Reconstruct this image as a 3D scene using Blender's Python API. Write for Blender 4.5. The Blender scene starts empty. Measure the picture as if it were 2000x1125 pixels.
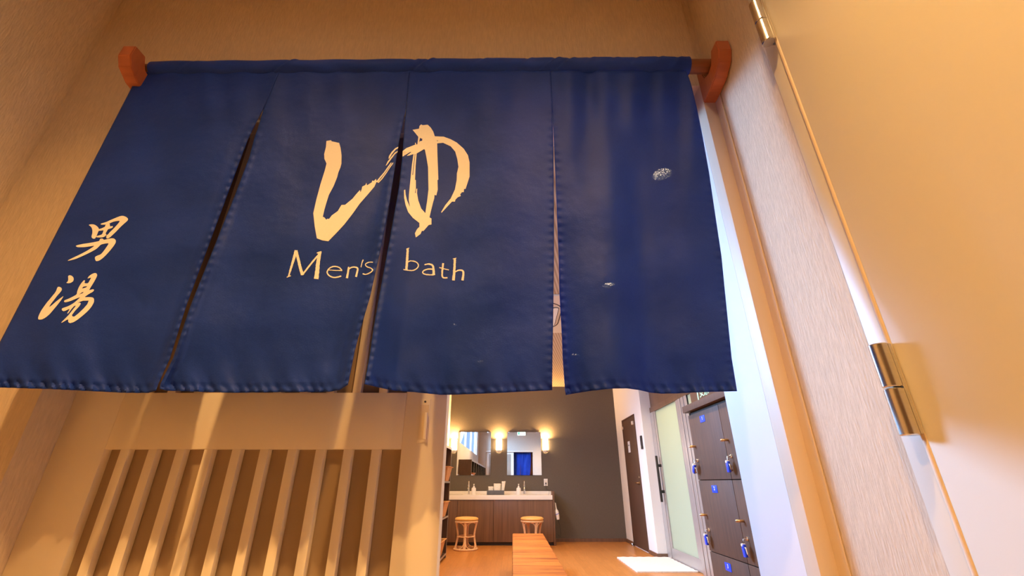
import bpy, bmesh, math, random
from mathutils import Vector, Matrix
random.seed(7)
S = bpy.context.scene
COL = S.collection
PI = math.pi

# ------------------------------------------------------------------ camera
FPX, CXP, TH = 843.0, 1002.0, math.atan(380.5/843.0)
SN, CS = math.sin(TH), math.cos(TH)
cam_d = bpy.data.cameras.new('camera'); cam = bpy.data.objects.new('camera', cam_d); COL.objects.link(cam)
cam.location = (0, 0, 1.0); cam.rotation_euler = (PI/2 + TH, 0, 0)
cam_d.sensor_width = 36; cam_d.lens = 36*FPX/2000; cam_d.shift_x = -(CXP-1000)/2000
cam_d.clip_start = .01
S.camera = cam

def ray(px, py):
    u = (px-CXP)/FPX; v = (562.5-py)/FPX
    return u, CS - v*SN, SN + v*CS
def U(px, py, Y):            # point of the picture on the plane y = Y
    a, b, c = ray(px, py); k = Y/b
    return Vector((a*k, Y, 1+c*k))

# ------------------------------------------------------------------ world, lights, exposure
w = bpy.data.worlds.new('sky'); S.world = w; w.use_nodes = True
w.node_tree.nodes['Background'].inputs[0].default_value = (.42, .62, 1, 1)
w.node_tree.nodes['Background'].inputs[1].default_value = 1.2
S.view_settings.view_transform = 'Standard'; S.view_settings.look = 'None'
S.view_settings.gamma = 1; S.view_settings.exposure = 0; S.view_settings.use_curve_mapping = False
S.cycles.max_bounces = 10; S.cycles.diffuse_bounces = 6; S.cycles.glossy_bounces = 4
S.cycles.transmission_bounces = 6; S.cycles.transparent_max_bounces = 8
S.cycles.sample_clamp_indirect = 6

WARM = (1, .545, .165)
def light(name, kind, loc, energy, color, rot=(0,0,0), **kw):
    d = bpy.data.lights.new(name, kind); o = bpy.data.objects.new(name, d); COL.objects.link(o)
    d.energy = energy; d.color = color; o.location = loc; o.rotation_euler = rot
    for k, v in kw.items(): setattr(d, k, v)
    return o
ENTRY_LAMPS = ((.13, .03), (-.70, .03))
ROOM_LAMPS = ((.97, 2.26), (.97, 3.99), (.97, 6.6), (-.78, 5.2), (-.55, 7.0))
for i, (x, y) in enumerate(ENTRY_LAMPS):
    light('entry_light', 'SPOT', (x, y, 2.70), (150, 146)[i], WARM, spot_size=math.radians(111), spot_blend=1, shadow_soft_size=.022)
light('entry_light', 'SPOT', (-.3, -1.0, 2.70), 18, WARM, spot_size=math.radians(124), spot_blend=.75, shadow_soft_size=.03)  # added fill with no fixture, brightens the lower door and curtain
for i, (x, y) in enumerate(ROOM_LAMPS):
    light('room_lamp', 'SPOT', (x, y, 2.818), 122, (1, .64, .29), spot_size=math.radians(140), spot_blend=.7, shadow_soft_size=.04)
# daylight falling through the high window of the changing room
light('window_daylight', 'AREA', (-1.75, 4.6, 2.75), 260, (.46, .65, 1), rot=(0, -math.radians(72), 0), shape='RECTANGLE', size=1.0, size_y=5.2)
d_ = Vector((.6, .85, 1.2)) - Vector((-3.5, 6.3, 3.5))
light('bright_sky_patch', 'AREA', (-3.5, 6.3, 3.5), 1000, (.33, .585, 1), rot=d_.to_track_quat('-Z', 'Y').to_euler(), shape='DISK', size=1.5)
# lights for the bathing room beyond the frosted door
light('bath_lamp', 'AREA', (3.2, 6.2, 2.55), 30, (1, .80, .42), shape='RECTANGLE', size=1.2, size_y=1.6)
light('bath_cool_fill', 'AREA', (4.1, 6.2,   .7), 14, (.50, .72, 1), rot=(0, PI/2, 0), shape='RECTANGLE', size=1.0, size_y=1.8)  # added cool fill, put in to turn the lower glass bluish

# ------------------------------------------------------------------ materials
def srgb(c):
    return tuple((x/255/12.92 if x/255 <= .04045 else ((x/255+.055)/1.055)**2.4) for x in c) + (1,)
def mat(name, col, rough=.6, metal=0, spec=.5, noise=None, bump=None, emit=None, sheen=0, coat=0):
    m = bpy.data.materials.new(name); m.use_nodes = True; nt = m.node_tree; b = nt.nodes['Principled BSDF']
    col = tuple(col)+(1,) if len(col) == 3 else col
    b.inputs['Base Color'].default_value = col; b.inputs['Roughness'].default_value = rough
    b.inputs['Metallic'].default_value = metal; b.inputs['Specular IOR Level'].default_value = spec
    b.inputs['Sheen Weight'].default_value = sheen; b.inputs['Coat Weight'].default_value = coat
    tc = nt.nodes.new('ShaderNodeTexCoord')
    def tex(scale, sc3=(1,1,1), detail=4):
        mp = nt.nodes.new('ShaderNodeMapping'); mp.inputs['Scale'].default_value = sc3
        n = nt.nodes.new('ShaderNodeTexNoise'); n.inputs['Scale'].default_value = scale; n.inputs['Detail'].default_value = detail
        nt.links.new(tc.outputs['Object'], mp.inputs[0]); nt.links.new(mp.outputs[0], n.inputs[0]); return n
    if noise:      # (scale, stretch, amount)
        n = tex(noise[0], noise[1]); r = nt.nodes.new('ShaderNodeValToRGB'); a = noise[2]
        r.color_ramp.elements[0].position = .3; r.color_ramp.elements[1].position = .7
        r.color_ramp.elements[0].color = tuple(c*(1-a) for c in col[:3])+(1,)
        r.color_ramp.elements[1].color = tuple(min(1, c*(1+a)) for c in col[:3])+(1,)
        nt.links.new(n.outputs['Fac'], r.inputs[0]); nt.links.new(r.outputs[0], b.inputs['Base Color'])
    if bump:       # (scale, stretch, strength, distance)
        n = tex(bump[0], bump[1]); bp = nt.nodes.new('ShaderNodeBump')
        bp.inputs['Strength'].default_value = bump[2]; bp.inputs['Distance'].default_value = bump[3]
        nt.links.new(n.outputs['Fac'], bp.inputs['Height']); nt.links.new(bp.outputs[0], b.inputs['Normal'])
    if emit:
        b.inputs['Emission Color'].default_value = tuple(emit[0])+(1,); b.inputs['Emission Strength'].default_value = emit[1]
    return m
M = {}
M['paper'] = mat('woven_wallpaper', (.66, .54, .40), .85, spec=.2, noise=(60, (3,3,.5), .07), bump=(130, (2.2,2.2,.35), .6, .003))
M['room_paper'] = mat('cream_wallpaper', (.80, .77, .72), .85, spec=.2, bump=(90, (1,1,1), .2, .001))
M['white_paint'] = mat('white_painted_lining', (.80, .79, .78), .6, noise=(3, (1,1,1), .01))
M['grey_paper'] = mat('dark_grey_wall_cloth', (.135, .115, .092), .85, spec=.2, noise=(90, (3,3,.4), .10), bump=(120, (2,2,.4), .3, .001))
M['trim'] = mat('beige_trim', (.74, .60, .43), .5, noise=(20, (1,1,.1), .03))
M['door_beige'] = mat('beige_door_laminate', (.72, .66, .54), .42, noise=(4, (1,1,.3), .01), bump=(200, (1,1,1), .06, .0006))
M['slide_door'] = mat('beige_sliding_door_laminate', (.86, .76, .60), .5, noise=(8, (1,1,.2), .015))
M['backing'] = mat('brown_louvre_backing', (.36, .26, .17), .45, noise=(6, (1,1,.3), .12))
M['wood_red'] = mat('reddish_bracket_wood', (.46, .13, .045), .4, noise=(18, (1,6,1), .10), coat=.15)
M['wood_rod'] = mat('brown_rod_wood', (.22, .075, .027), .45, noise=(25, (.2,4,4), .25))
M['brown_lam'] = mat('brown_wood_laminate', (.082, .038, .019), .62, noise=(14, (4,4,.35), .18))
M['vanity'] = mat('walnut_laminate', (.155, .080, .044), .42, noise=(7, (4,4,.2), .22))
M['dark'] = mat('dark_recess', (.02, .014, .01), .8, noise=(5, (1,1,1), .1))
M['toe'] = mat('dark_toe_kick', (.05, .035, .025), .6, noise=(5, (1,1,1), .1))
M['top_white'] = mat('white_solid_counter', (.80, .78, .74), .25, noise=(5, (1,1,1), .01))
M['chrome'] = mat('polished_chrome', (.85, .84, .82), .12, metal=1, noise=(5, (1,1,1), .01))
M['steel'] = mat('brushed_hinge_steel', (.72, .70, .66), .27, metal=1, noise=(40, (1,1,8), .04))
M['alu'] = mat('satin_aluminium', (.50, .47, .44), .42, metal=.55, noise=(40, (8,8,.4), .04))
M['brass'] = mat('dull_brass', (.62, .40, .20), .30, metal=1, noise=(20, (1,1,1), .05))
M['blue'] = mat('blue_plastic', (.02, .06, .62), .35, noise=(20, (1,1,1), .05))
M['plate_blue'] = mat('blue_number_plate', (.01, .06, .72), .4, noise=(20, (1,1,1), .05))
M['white'] = mat('white_plastic', (.82, .80, .76), .4, noise=(20, (1,1,1), .01))
M['mat'] = mat('cream_bath_mat', (.80, .76, .68), .95, spec=.1, noise=(60, (1,1,1), .06), bump=(120, (1,1,1), .8, .006))
M['cane'] = mat('rattan_cane', (.75, .47, .25), .45, noise=(40, (1,1,1), .10))
M['cushion'] = mat('ochre_vinyl', (.75, .44, .12), .4, noise=(30, (1,1,1), .06), bump=(60, (1,1,1), .15, .002))
M['wicker'] = mat('orange_wicker', (.66, .33, .13), .6, noise=(70, (1,1,4), .25), bump=(90, (1,1,5), .8, .004))
M['black'] = mat('black_plastic', (.025, .02, .02), .4, noise=(20, (1,1,1), .1))
M['grey_box'] = mat('grey_tray', (.10, .10, .11), .5, noise=(20, (1,1,1), .1))
M['printed'] = mat('speckled_white_wrapping', (.82, .78, .66), .7, noise=(60, (1,1,1), .14))
M['lamp_frame'] = mat('white_enamel', (.8, .8, .8), .4, noise=(20, (1,1,1), .01))
M['sconce'] = mat('lit_opal_glass', (.9, .85, .75), .4, emit=((1, .66, .32), 30), noise=(5, (1,1,1), .01))
M['lens'] = mat('lit_downlight_lens', (.9, .9, .9), .4, emit=((1, .82, .6), 130), noise=(5, (1,1,1), .01))
M['exit'] = mat('lit_exit_panel', (.9, .95, .9), .4, emit=((.72, 1, .86), 3.5), noise=(5, (1,1,1), .01))
M['exit_green'] = mat('green_exit_print', (.02, .45, .18), .4, emit=((.05, .8, .35), 1.2), noise=(5, (1,1,1), .01))
M['print_cream'] = mat('cream_print', (.82, .79, .74), .8, spec=.2, noise=(200, (1,1,1), .015))
M['sign_brown'] = mat('dark_brown_board', (.10, .045, .025), .4, noise=(14, (4,4,.35), .18))
M['sign_green'] = mat('pale_green_paint', (.42, .72, .48), .5, noise=(60, (1,1,1), .05))
M['sign_tan'] = mat('tan_paint', (.40, .22, .10), .5, noise=(60, (1,1,1), .05))
M['ink'] = mat('dark_ink', (.04, .04, .06), .6, noise=(60, (1,1,1), .05))
M['ac_white'] = mat('off_white_plastic', (.80, .74, .64), .5, noise=(20, (1,1,1), .01))
M['mirror'] = mat('mirror_silvering', (.90, .92, .92), .015, metal=1)
M['tile'] = mat('entrance_floor_tile', (.60, .48, .35), .6, noise=(5, (1,1,1), .1))
M['bath_wall'] = mat('pale_bath_tile', (.62, .64, .60), .5, noise=(5, (1,1,1), .03))

def nodes(name):
    m = bpy.data.materials.new(name); m.use_nodes = True; nt = m.node_tree
    return m, nt, nt.nodes, nt.links, nt.nodes['Principled BSDF']
# plank floor
m, nt, N, L, b = nodes('orange_wood_floor'); M['floor'] = m
tc = N.new('ShaderNodeTexCoord'); mp = N.new('ShaderNodeMapping'); mp.inputs['Rotation'].default_value = (0, 0, PI/2)
br = N.new('ShaderNodeTexBrick'); br.inputs['Scale'].default_value = 1; br.inputs['Brick Width'].default_value = .9; br.inputs['Row Height'].default_value = .075
br.inputs['Mortar Size'].default_value = .0008; br.inputs['Color1'].default_value = (.56, .23, .055, 1); br.inputs['Color2'].default_value = (.64, .275, .07, 1)
br.inputs['Mortar'].default_value = (.36, .15, .05, 1); br.offset = .37
n = N.new('ShaderNodeTexNoise'); n.inputs['Scale'].default_value = 9; mp2 = N.new('ShaderNodeMapping'); mp2.inputs['Scale'].default_value = (6, .6, 1)
mx = N.new('ShaderNodeMix'); mx.data_type = 'RGBA'; mx.blend_type = 'MULTIPLY'; mx.inputs[0].default_value = .45
r = N.new('ShaderNodeValToRGB'); r.color_ramp.elements[0].position = .3; r.color_ramp.elements[0].color = (.65, .6, .55, 1); r.color_ramp.elements[1].color = (1.1, 1.1, 1.1, 1)
L.new(tc.outputs['Object'], mp.inputs[0]); L.new(mp.outputs[0], br.inputs[0]); L.new(tc.outputs['Object'], mp2.inputs[0]); L.new(mp2.outputs[0], n.inputs[0])
L.new(n.outputs['Fac'], r.inputs[0]); L.new(br.outputs['Color'], mx.inputs[6]); L.new(r.outputs[0], mx.inputs[7]); L.new(mx.outputs[2], b.inputs['Base Color'])
b.inputs['Roughness'].default_value = .33
# bench top: fine crosswise grain
m, nt, N, L, b = nodes('orange_cross_grain_bench'); M['bench'] = m
tc = N.new('ShaderNodeTexCoord'); mp = N.new('ShaderNodeMapping'); mp.inputs['Scale'].default_value = (.35, 3.4, 9)
n = N.new('ShaderNodeTexNoise'); n.inputs['Scale'].default_value = 3.2; n.inputs['Detail'].default_value = 8; n.inputs['Roughness'].default_value = .7
r = N.new('ShaderNodeValToRGB'); r.color_ramp.elements[0].position = .38; r.color_ramp.elements[0].color = (.30, .075, .012, 1)
r.color_ramp.elements[1].position = .56; r.color_ramp.elements[1].color = (.60, .20, .030, 1)
L.new(tc.outputs['Object'], mp.inputs[0]); L.new(mp.outputs[0], n.inputs[0]); L.new(n.outputs['Fac'], r.inputs[0]); L.new(r.outputs[0], b.inputs['Base Color'])
b.inputs['Roughness'].default_value = .55; b.inputs['Specular IOR Level'].default_value = .25
# ribbed ceiling board
m, nt, N, L, b = nodes('ribbed_ceiling_board'); M['ceil'] = m
b.inputs['Roughness'].default_value = .8
tc = N.new('ShaderNodeTexCoord'); wv = N.new('ShaderNodeTexWave'); wv.inputs['Scale'].default_value = 9; wv.inputs['Distortion'].default_value = .15; wv.bands_direction = 'X'
mp = N.new('ShaderNodeMapping'); mp.inputs['Rotation'].default_value = (0, 0, .22)
r = N.new('ShaderNodeValToRGB'); r.color_ramp.elements[0].color = (.40, .27, .155, 1); r.color_ramp.elements[1].color = (.64, .50, .36, 1)
L.new(tc.outputs['Object'], mp.inputs[0]); L.new(mp.outputs[0], wv.inputs[0]); L.new(wv.outputs['Fac'], r.inputs[0]); L.new(r.outputs[0], b.inputs['Base Color'])
# curtain cloth: thin blue satin weave, a little light comes through
m, nt, N, L, b = nodes('navy_curtain_cloth'); M['cloth'] = m
out = N['Material Output']
b.inputs['Roughness'].default_value = .55; b.inputs['Specular IOR Level'].default_value = .18
b.inputs['Sheen Weight'].default_value = .03; b.inputs['Sheen Roughness'].default_value = .5; b.inputs['Sheen Tint'].default_value = (.6, .65, 1, 1)
tc = N.new('ShaderNodeTexCoord'); n = N.new('ShaderNodeTexNoise'); n.inputs['Scale'].default_value = 7
r = N.new('ShaderNodeValToRGB'); r.color_ramp.elements[0].position = .3; r.color_ramp.elements[0].color = (.008, .036, .27, 1)
r.color_ramp.elements[1].position = .7; r.color_ramp.elements[1].color = (.012, .046, .35, 1)
L.new(tc.outputs['Object'], n.inputs[0]); L.new(n.outputs['Fac'], r.inputs[0]); L.new(r.outputs[0], b.inputs['Base Color'])
n2 = N.new('ShaderNodeTexNoise'); n2.inputs['Scale'].default_value = 260; mp = N.new('ShaderNodeMapping'); mp.inputs['Scale'].default_value = (1, 1, 2.4)
bp = N.new('ShaderNodeBump'); bp.inputs['Strength'].default_value = .35; bp.inputs['Distance'].default_value = .001
L.new(tc.outputs['Object'], mp.inputs[0]); L.new(mp.outputs[0], n2.inputs[0]); L.new(n2.outputs['Fac'], bp.inputs['Height'])
n3 = N.new('ShaderNodeTexNoise'); n3.inputs['Scale'].default_value = 9; n3.inputs['Detail'].default_value = 3; bp2 = N.new('ShaderNodeBump'); bp2.inputs['Strength'].default_value = .55; bp2.inputs['Distance'].default_value = .014
L.new(tc.outputs['Object'], n3.inputs[0]); L.new(n3.outputs['Fac'], bp2.inputs['Height']); L.new(bp2.outputs[0], bp.inputs['Normal']); L.new(bp.outputs[0], b.inputs['Normal'])
tl = N.new('ShaderNodeBsdfTranslucent'); tl.inputs[0].default_value = (.005, .02, .42, 1)
tp = N.new('ShaderNodeBsdfTransparent')
m1 = N.new('ShaderNodeMixShader'); m1.inputs[0].default_value = .14; m2 = N.new('ShaderNodeMixShader')
n5 = N.new('ShaderNodeTexNoise'); n5.inputs['Scale'].default_value = 420; n5.inputs['Detail'].default_value = 2
r5 = N.new('ShaderNodeMapRange'); r5.inputs['From Min'].default_value = .44; r5.inputs['From Max'].default_value = .66; r5.inputs['To Min'].default_value = .006; r5.inputs['To Max'].default_value = .11
L.new(tc.outputs['Object'], n5.inputs[0]); L.new(n5.outputs['Fac'], r5.inputs[0]); L.new(r5.outputs[0], m2.inputs[0])
L.new(b.outputs[0], m1.inputs[1]); L.new(tl.outputs[0], m1.inputs[2]); L.new(m1.outputs[0], m2.inputs[1]); L.new(tp.outputs[0], m2.inputs[2]); L.new(m2.outputs[0], out.inputs[0])
M['cloth_doubled'] = M['cloth'].copy(); M['cloth_doubled'].name = 'navy_cloth_doubled'
for nd in M['cloth_doubled'].node_tree.nodes:
    if nd.type == 'MIX_SHADER' and not nd.inputs[0].is_linked: nd.inputs[0].default_value = .01
# frosted glass
m, nt, N, L, b = nodes('frosted_glass'); M['frost'] = m
out = N['Material Output']; b.inputs['Base Color'].default_value = (.66, .70, .62, 1); b.inputs['Roughness'].default_value = .35
tl = N.new('ShaderNodeBsdfTranslucent'); tl.inputs[0].default_value = (.80, .84, .72, 1); m1 = N.new('ShaderNodeMixShader'); m1.inputs[0].default_value = .72
L.new(b.outputs[0], m1.inputs[1]); L.new(tl.outputs[0], m1.inputs[2]); L.new(m1.outputs[0], out.inputs[0])
# clear window pane
m, nt, N, L, b = nodes('clear_pane'); M['pane'] = m
out = N['Material Output']; tp = N.new('ShaderNodeBsdfTransparent'); tp.inputs[0].default_value = (.95, .97, 1, 1); g = N.new('ShaderNodeBsdfGlossy'); g.inputs['Roughness'].default_value = .05
m1 = N.new('ShaderNodeMixShader'); m1.inputs[0].default_value = .05; L.new(tp.outputs[0], m1.inputs[1]); L.new(g.outputs[0], m1.inputs[2]); L.new(m1.outputs[0], out.inputs[0])

# ------------------------------------------------------------------ mesh helpers
class MB:
    def __init__(s): s.bm = bmesh.new(); s.sharp = 50
    def box(s, x0, x1, y0, y1, z0, z1, bev=0, rot=None):
        t = bmesh.new(); bmesh.ops.create_cube(t, size=1)
        for v in t.verts: v.co = Vector(((x0+x1)/2+v.co.x*(x1-x0), (y0+y1)/2+v.co.y*(y1-y0), (z0+z1)/2+v.co.z*(z1-z0)))
        if bev: bmesh.ops.bevel(t, geom=t.edges[:], offset=bev, segments=2, profile=.6, affect='EDGES')
        s.sharp = 20
        return s.add(t, rot)
    def add(s, t, matrix=None):
        if matrix is not None: t.transform(matrix)
        me = bpy.data.meshes.new('t'); t.to_mesh(me); s.bm.from_mesh(me); bpy.data.meshes.remove(me); t.free(); return s
    def tube(s, pts, r, n=10, closed=False, cap=True):
        n = max(n, 10); t = bmesh.new(); pts = [Vector(p) for p in pts]; R = r if isinstance(r, (list, tuple)) else [r]*len(pts); rings = []; prev = None
        for i, p in enumerate(pts):
            if closed: d = pts[(i+1) % len(pts)]-pts[i-1]
            else: d = pts[min(i+1, len(pts)-1)]-pts[max(i-1, 0)]
            d.normalize()
            if prev is None: a = d.orthogonal().normalized()
            else: a = (prev-d*prev.dot(d)).normalized()
            prev = a; bb = d.cross(a)
            rings.append([t.verts.new(p+(a*math.cos(2*PI*k/n)+bb*math.sin(2*PI*k/n))*R[i]) for k in range(n)])
        m_ = len(rings)
        for i in range(m_ if closed else m_-1):
            A, B = rings[i], rings[(i+1) % m_]; off = 0
            if closed and i == m_-1:
                off = min(range(n), key=lambda o: (A[0].co-B[o].co).length)
            for k in range(n): t.faces.new((A[k], A[(k+1) % n], B[(k+1+off) % n], B[(k+off) % n]))
        if cap and not closed: t.faces.new(rings[0][::-1]); t.faces.new(rings[-1])
        return s.add(t)
    def lathe(s, prof, c=(0,0,0), n=32, matrix=None):
        s.sharp = 40
        t = bmesh.new(); rings = []
        for (r, z) in prof: rings.append([t.verts.new((max(r, 1e-5)*math.cos(2*PI*k/n), max(r, 1e-5)*math.sin(2*PI*k/n), z)) for k in range(n)])
        for A, B in zip(rings, rings[1:]):
            for k in range(n): t.faces.new((A[k], A[(k+1) % n], B[(k+1) % n], B[k]))
        bmesh.ops.remove_doubles(t, verts=t.verts, dist=2e-5)
        if matrix is not None: t.transform(matrix)
        t.transform(Matrix.Translation(c)); return s.add(t)
    def prism(s, poly, axis, a0, a1, bev=0):      # poly in the two other axes, extruded along axis from a0 to a1
        t = bmesh.new()
        def P(q, a):
            if axis == 'x': return (a, q[0], q[1])
            if axis == 'y': return (q[0], a, q[1])
            return (q[0], q[1], a)
        A = [t.verts.new(P(q, a0)) for q in poly]; B = [t.verts.new(P(q, a1)) for q in poly]; n = len(poly)
        t.faces.new(A[::-1]); t.faces.new(B)
        for k in range(n): t.faces.new((A[k], A[(k+1) % n], B[(k+1) % n], B[k]))
        bmesh.ops.recalc_face_normals(t, faces=t.faces[:]); s.sharp = 20
        if bev: bmesh.ops.bevel(t, geom=t.edges[:], offset=bev, segments=2, affect='EDGES')
        return s.add(t)
    def build(s, name, m, parent=None, smooth=True):
        bmesh.ops.recalc_face_normals(s.bm, faces=s.bm.faces[:])
        me = bpy.data.meshes.new(name); s.bm.to_mesh(me); s.bm.free(); me.materials.append(m)
        o = bpy.data.objects.new(name, me); COL.objects.link(o)
        if smooth:
            me.shade_smooth() if hasattr(me, 'shade_smooth') else None
            try: me.set_sharp_from_angle(angle=math.radians(s.sharp))
            except Exception: pass
        if parent is not None: attach(o, parent)
        return o
def attach(o, p):
    o.parent = p; o.matrix_parent_inverse = Matrix.Identity(4)
    off = Vector((0,0,0)); q = p
    while q is not None: off += q.location; q = q.parent
    if o.type == 'MESH': o.data.transform(Matrix.Translation(-off))
def tag(o, label=None, cat=None, group=None, kind=None):
    if label: o['label'] = label
    if cat: o['category'] = cat
    if group: o['group'] = group
    if kind: o['kind'] = kind
    return o
def empty(name, loc, label, cat, group=None, kind=None):
    o = bpy.data.objects.new(name, None); COL.objects.link(o); o.location = loc; o.empty_display_size = .1
    return tag(o, label, cat, group, kind)
def box(name, m, x0, x1, y0, y1, z0, z1, parent=None, bev=0):
    return MB().box(x0, x1, y0, y1, z0, z1, bev).build(name, m, parent)
def struct(o, label, cat): return tag(o, label, cat, kind='structure')
def clone(src, dx, label):
    r_ = src.copy(); COL.objects.link(r_); r_.location = src.location + Vector(dx); r_['label'] = label
    def kids(a, b_):
        for ch in [c for c in a.children]:
            if ch.name.startswith('~'): continue
            c = ch.copy(); COL.objects.link(c); c.parent = b_; kids(ch, c)
    kids(src, r_); return r_
FACE_CAM = Matrix(((1,0,0,0),(0,0,-1,0),(0,1,0,0),(0,0,0,1)))    # text reading towards -y
FACE_LEFT = Matrix(((0,0,-1,0),(-1,0,0,0),(0,1,0,0),(0,0,0,1)))  # text reading towards -x
def text_mesh(body, size, mtx, loc, name, m, parent, extrude=.0006, align='CENTER', bold=0):
    c = bpy.data.curves.new(name, 'FONT'); c.body = body; c.size = size; c.align_x = align; c.align_y = 'CENTER'; c.extrude = extrude; c.offset = bold
    o = bpy.data.objects.new(name, c); COL.objects.link(o)
    dg = bpy.context.evaluated_depsgraph_get(); me = bpy.data.meshes.new_from_object(o.evaluated_get(dg))
    bpy.data.objects.remove(o); bpy.data.curves.remove(c)
    me.transform(Matrix.Translation(loc) @ mtx); me.materials.clear(); me.materials.append(m); me.name = name
    o = bpy.data.objects.new(name, me); COL.objects.link(o)
    if parent is not None: attach(o, parent)
    return o

# ------------------------------------------------------------------ the shell
Y0 = .943           # entrance face of the front wall
ZH = 2.10           # head of the opening
mb = MB(); mb.box(-1.38, -1.02, Y0, 1.16, 0, 2.87); mb.box(-1.02, .574, Y0, 1.16, ZH, 2.87); mb.box(.574, 2.35, .953, 1.16, 0, 2.87)
struct(mb.build('wall_front', M['paper'], smooth=False), 'tan woven-papered wall above the blue curtain, around the bath entrance', 'wall')
struct(box('wall_entrance_left', M['paper'], -1.44, -1.34, -1.5, Y0, 0, 2.75), 'dim tan papered side wall at the far left of the entrance', 'wall')
mb = MB(); mb.box(.604, .72, .697, .953, 0, 2.75); mb.box(.604, .72, -1.5, -.32, 0, 2.75); mb.box(.604, .72, -.32, .697, 2.20, 2.75)
struct(mb.build('wall_entrance_right', M['paper'], smooth=False), 'woven-papered side wall strip washed by bluish daylight, right of the curtain', 'wall')
struct(box('wall_entrance_back', M['vanity'], -1.44, .72, -1.6, -1.5, 0, 2.75), 'brown entrance wall behind the viewer', 'wall')
struct(box('floor_entrance', M['tile'], -1.44, .72, -1.5, 1.0, -.05, 0), 'entrance floor before the curtain', 'floor')
struct(box('ceiling_entrance', M['paper'], -1.44, .72, -1.6, Y0, 2.75, 2.82), 'entrance ceiling', 'ceiling')
struct(box('floor', M['floor'], -1.45, 2.36, 1.0, 9.40, -.05, 0), 'orange-brown wood plank floor of the changing room', 'floor')
struct(box('ceiling', M['ceil'], -1.45, 2.36, 1.16, 9.40, 2.87, 2.95), 'finely ribbed tan ceiling of the changing room', 'ceiling')
struct(box('wall_back', M['grey_paper'], -1.45, 2.36, 9.26, 9.36, 0, 2.87), 'dark grey-brown back wall behind the mirrors and washbasins', 'wall')
mb = MB(); mb.box(-1.40, -1.30, 1.16, 9.26, 0, 1.90); mb.box(-1.40, -1.30, 1.16, 2.0, 1.9, 2.87); mb.box(-1.40, -1.30, 7.2, 9.26, 1.9, 2.87); mb.box(-1.40, -1.30, 2.0, 7.2, 2.82, 2.87)
struct(mb.build('wall_left', M['room_paper'], smooth=False), 'cream left wall of the changing room glowing beside the leftmost lamp', 'wall')
mb = MB(); mb.box(2.12, 2.35, 7.36, 9.26, 0, 2.87); mb.box(2.27, 2.35, 1.16, 5.30, 0, 2.87); mb.box(2.27, 2.35, 5.30, 7.36, 2.62, 2.87)
struct(mb.build('wall_right', M['room_paper'], smooth=False), 'cream right wall of the changing room around the brown door and glass door', 'wall')
# right-hand lining of the opening and corner trim
struct(box('trim_1', M['white_paint'], .566, .574, .985, 1.17, 0, ZH-.002), 'white painted lining of the opening, lit bluish by daylight, right of the curtain', 'trim')
mb = MB(); mb.box(.566, .6035, .941, .985, 0, ZH, .001); mb.box(.600, .6035, .912, .943, 0, ZH, .0005)
struct(mb.build('trim_2', M['trim']), 'narrow beige corner trim between white lining and lit papered wall', 'trim')
mb = MB(); mb.box(-1.02, .566, .996, 1.012, 2.055, 2.098, .002); mb.box(-1.02, .566, 1.075, 1.16, 2.06, 2.098, .002)
struct(mb.build('trim_3', M['slide_door']), 'beige head track above the sliding louvred door', 'trim')
mb = MB(); mb.box(.80, 2.27, 9.245, 9.26, 0, .055); mb.box(2.105, 2.12, 8.72, 9.245, 0, .055); mb.box(2.105, 2.12, 7.345, 7.79, 0, .055); mb.box(2.12, 2.27, 7.345, 7.36, 0, .055)
struct(mb.build('baseboard_back', M['vanity']), 'low grey-brown baseboard along the back wall and beside the brown door', 'baseboard')

# bathing room beyond the frosted door
mb = MB(); mb.box(2.36, 4.3, 4.55, 4.65, 0, 2.7); mb.box(2.36, 4.3, 8.0, 8.1, 0, 2.7); mb.box(4.3, 4.4, 4.55, 8.1, 0, 2.7)
struct(mb.build('wall_bath', M['bath_wall'], smooth=False), 'pale walls of the bathing room, a blur behind the frosted glass door', 'wall')
struct(box('floor_bath', M['bath_wall'], 2.36, 4.4, 4.55, 8.1, -.05, 0), 'bathing room floor behind the frosted glass door', 'floor')
struct(box('ceiling_bath', M['bath_wall'], 2.36, 4.4, 4.55, 8.1, 2.7, 2.75), 'bathing room ceiling behind the frosted glass door', 'ceiling')

# high window in the left wall
wd = struct(box('window_1', M['white_paint'], -1.39, -1.36, 2.0, 7.2, 1.86, 1.90), 'high white-framed window in the left wall, seen in the left mirror', 'window')
mb = MB(); mb.box(-1.39, -1.34, 2.0, 7.2, 1.90, 1.93); mb.box(-1.39, -1.34, 2.0, 7.2, 2.79, 2.82)
for y in (2.0, 3.7, 5.4, 7.16): mb.box(-1.39, -1.34, y, y+.04, 1.93, 2.79)
mb.build('window_frame', M['white_paint'], wd)
MB().box(-1.369, -1.365, 2.04, 7.16, 1.93, 2.79).build('pane', M['pane'], wd)

# ------------------------------------------------------------------ curtain rod and brackets
def bracket(x0, x1, dz, label):
    prof = [(.943,2.028),(.925,2.026),(.860,2.036),(.826,2.058),(.812,2.086),(.814,2.126),(.848,2.126),(.856,2.106),(.864,2.090),(.885,2.083),(.905,2.090),(.913,2.108),(.918,2.146),(.943,2.146)]
    return tag(MB().prism([(y, z+dz) for y, z in prof], 'x', x0, x1, .0022).build('rod_bracket', M['wood_red']), label, 'bracket', 'wooden curtain rod brackets')
bracket(.566, .602, 0, 'reddish wooden bracket holding the right end of the rod, where bare rod shows')
bracket(-1.080, -1.044, -.022, 'reddish wooden bracket holding the left end of the curtain rod')
RL, RR = Vector((-1.062, .885, 2.0893)), Vector((.585, .885, 2.1110))
tag(MB().tube([RL, RR], .0205, 28).build('curtain_rod', M['wood_rod']), 'round brown wooden rod through the top of the blue curtain', 'rod')

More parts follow.
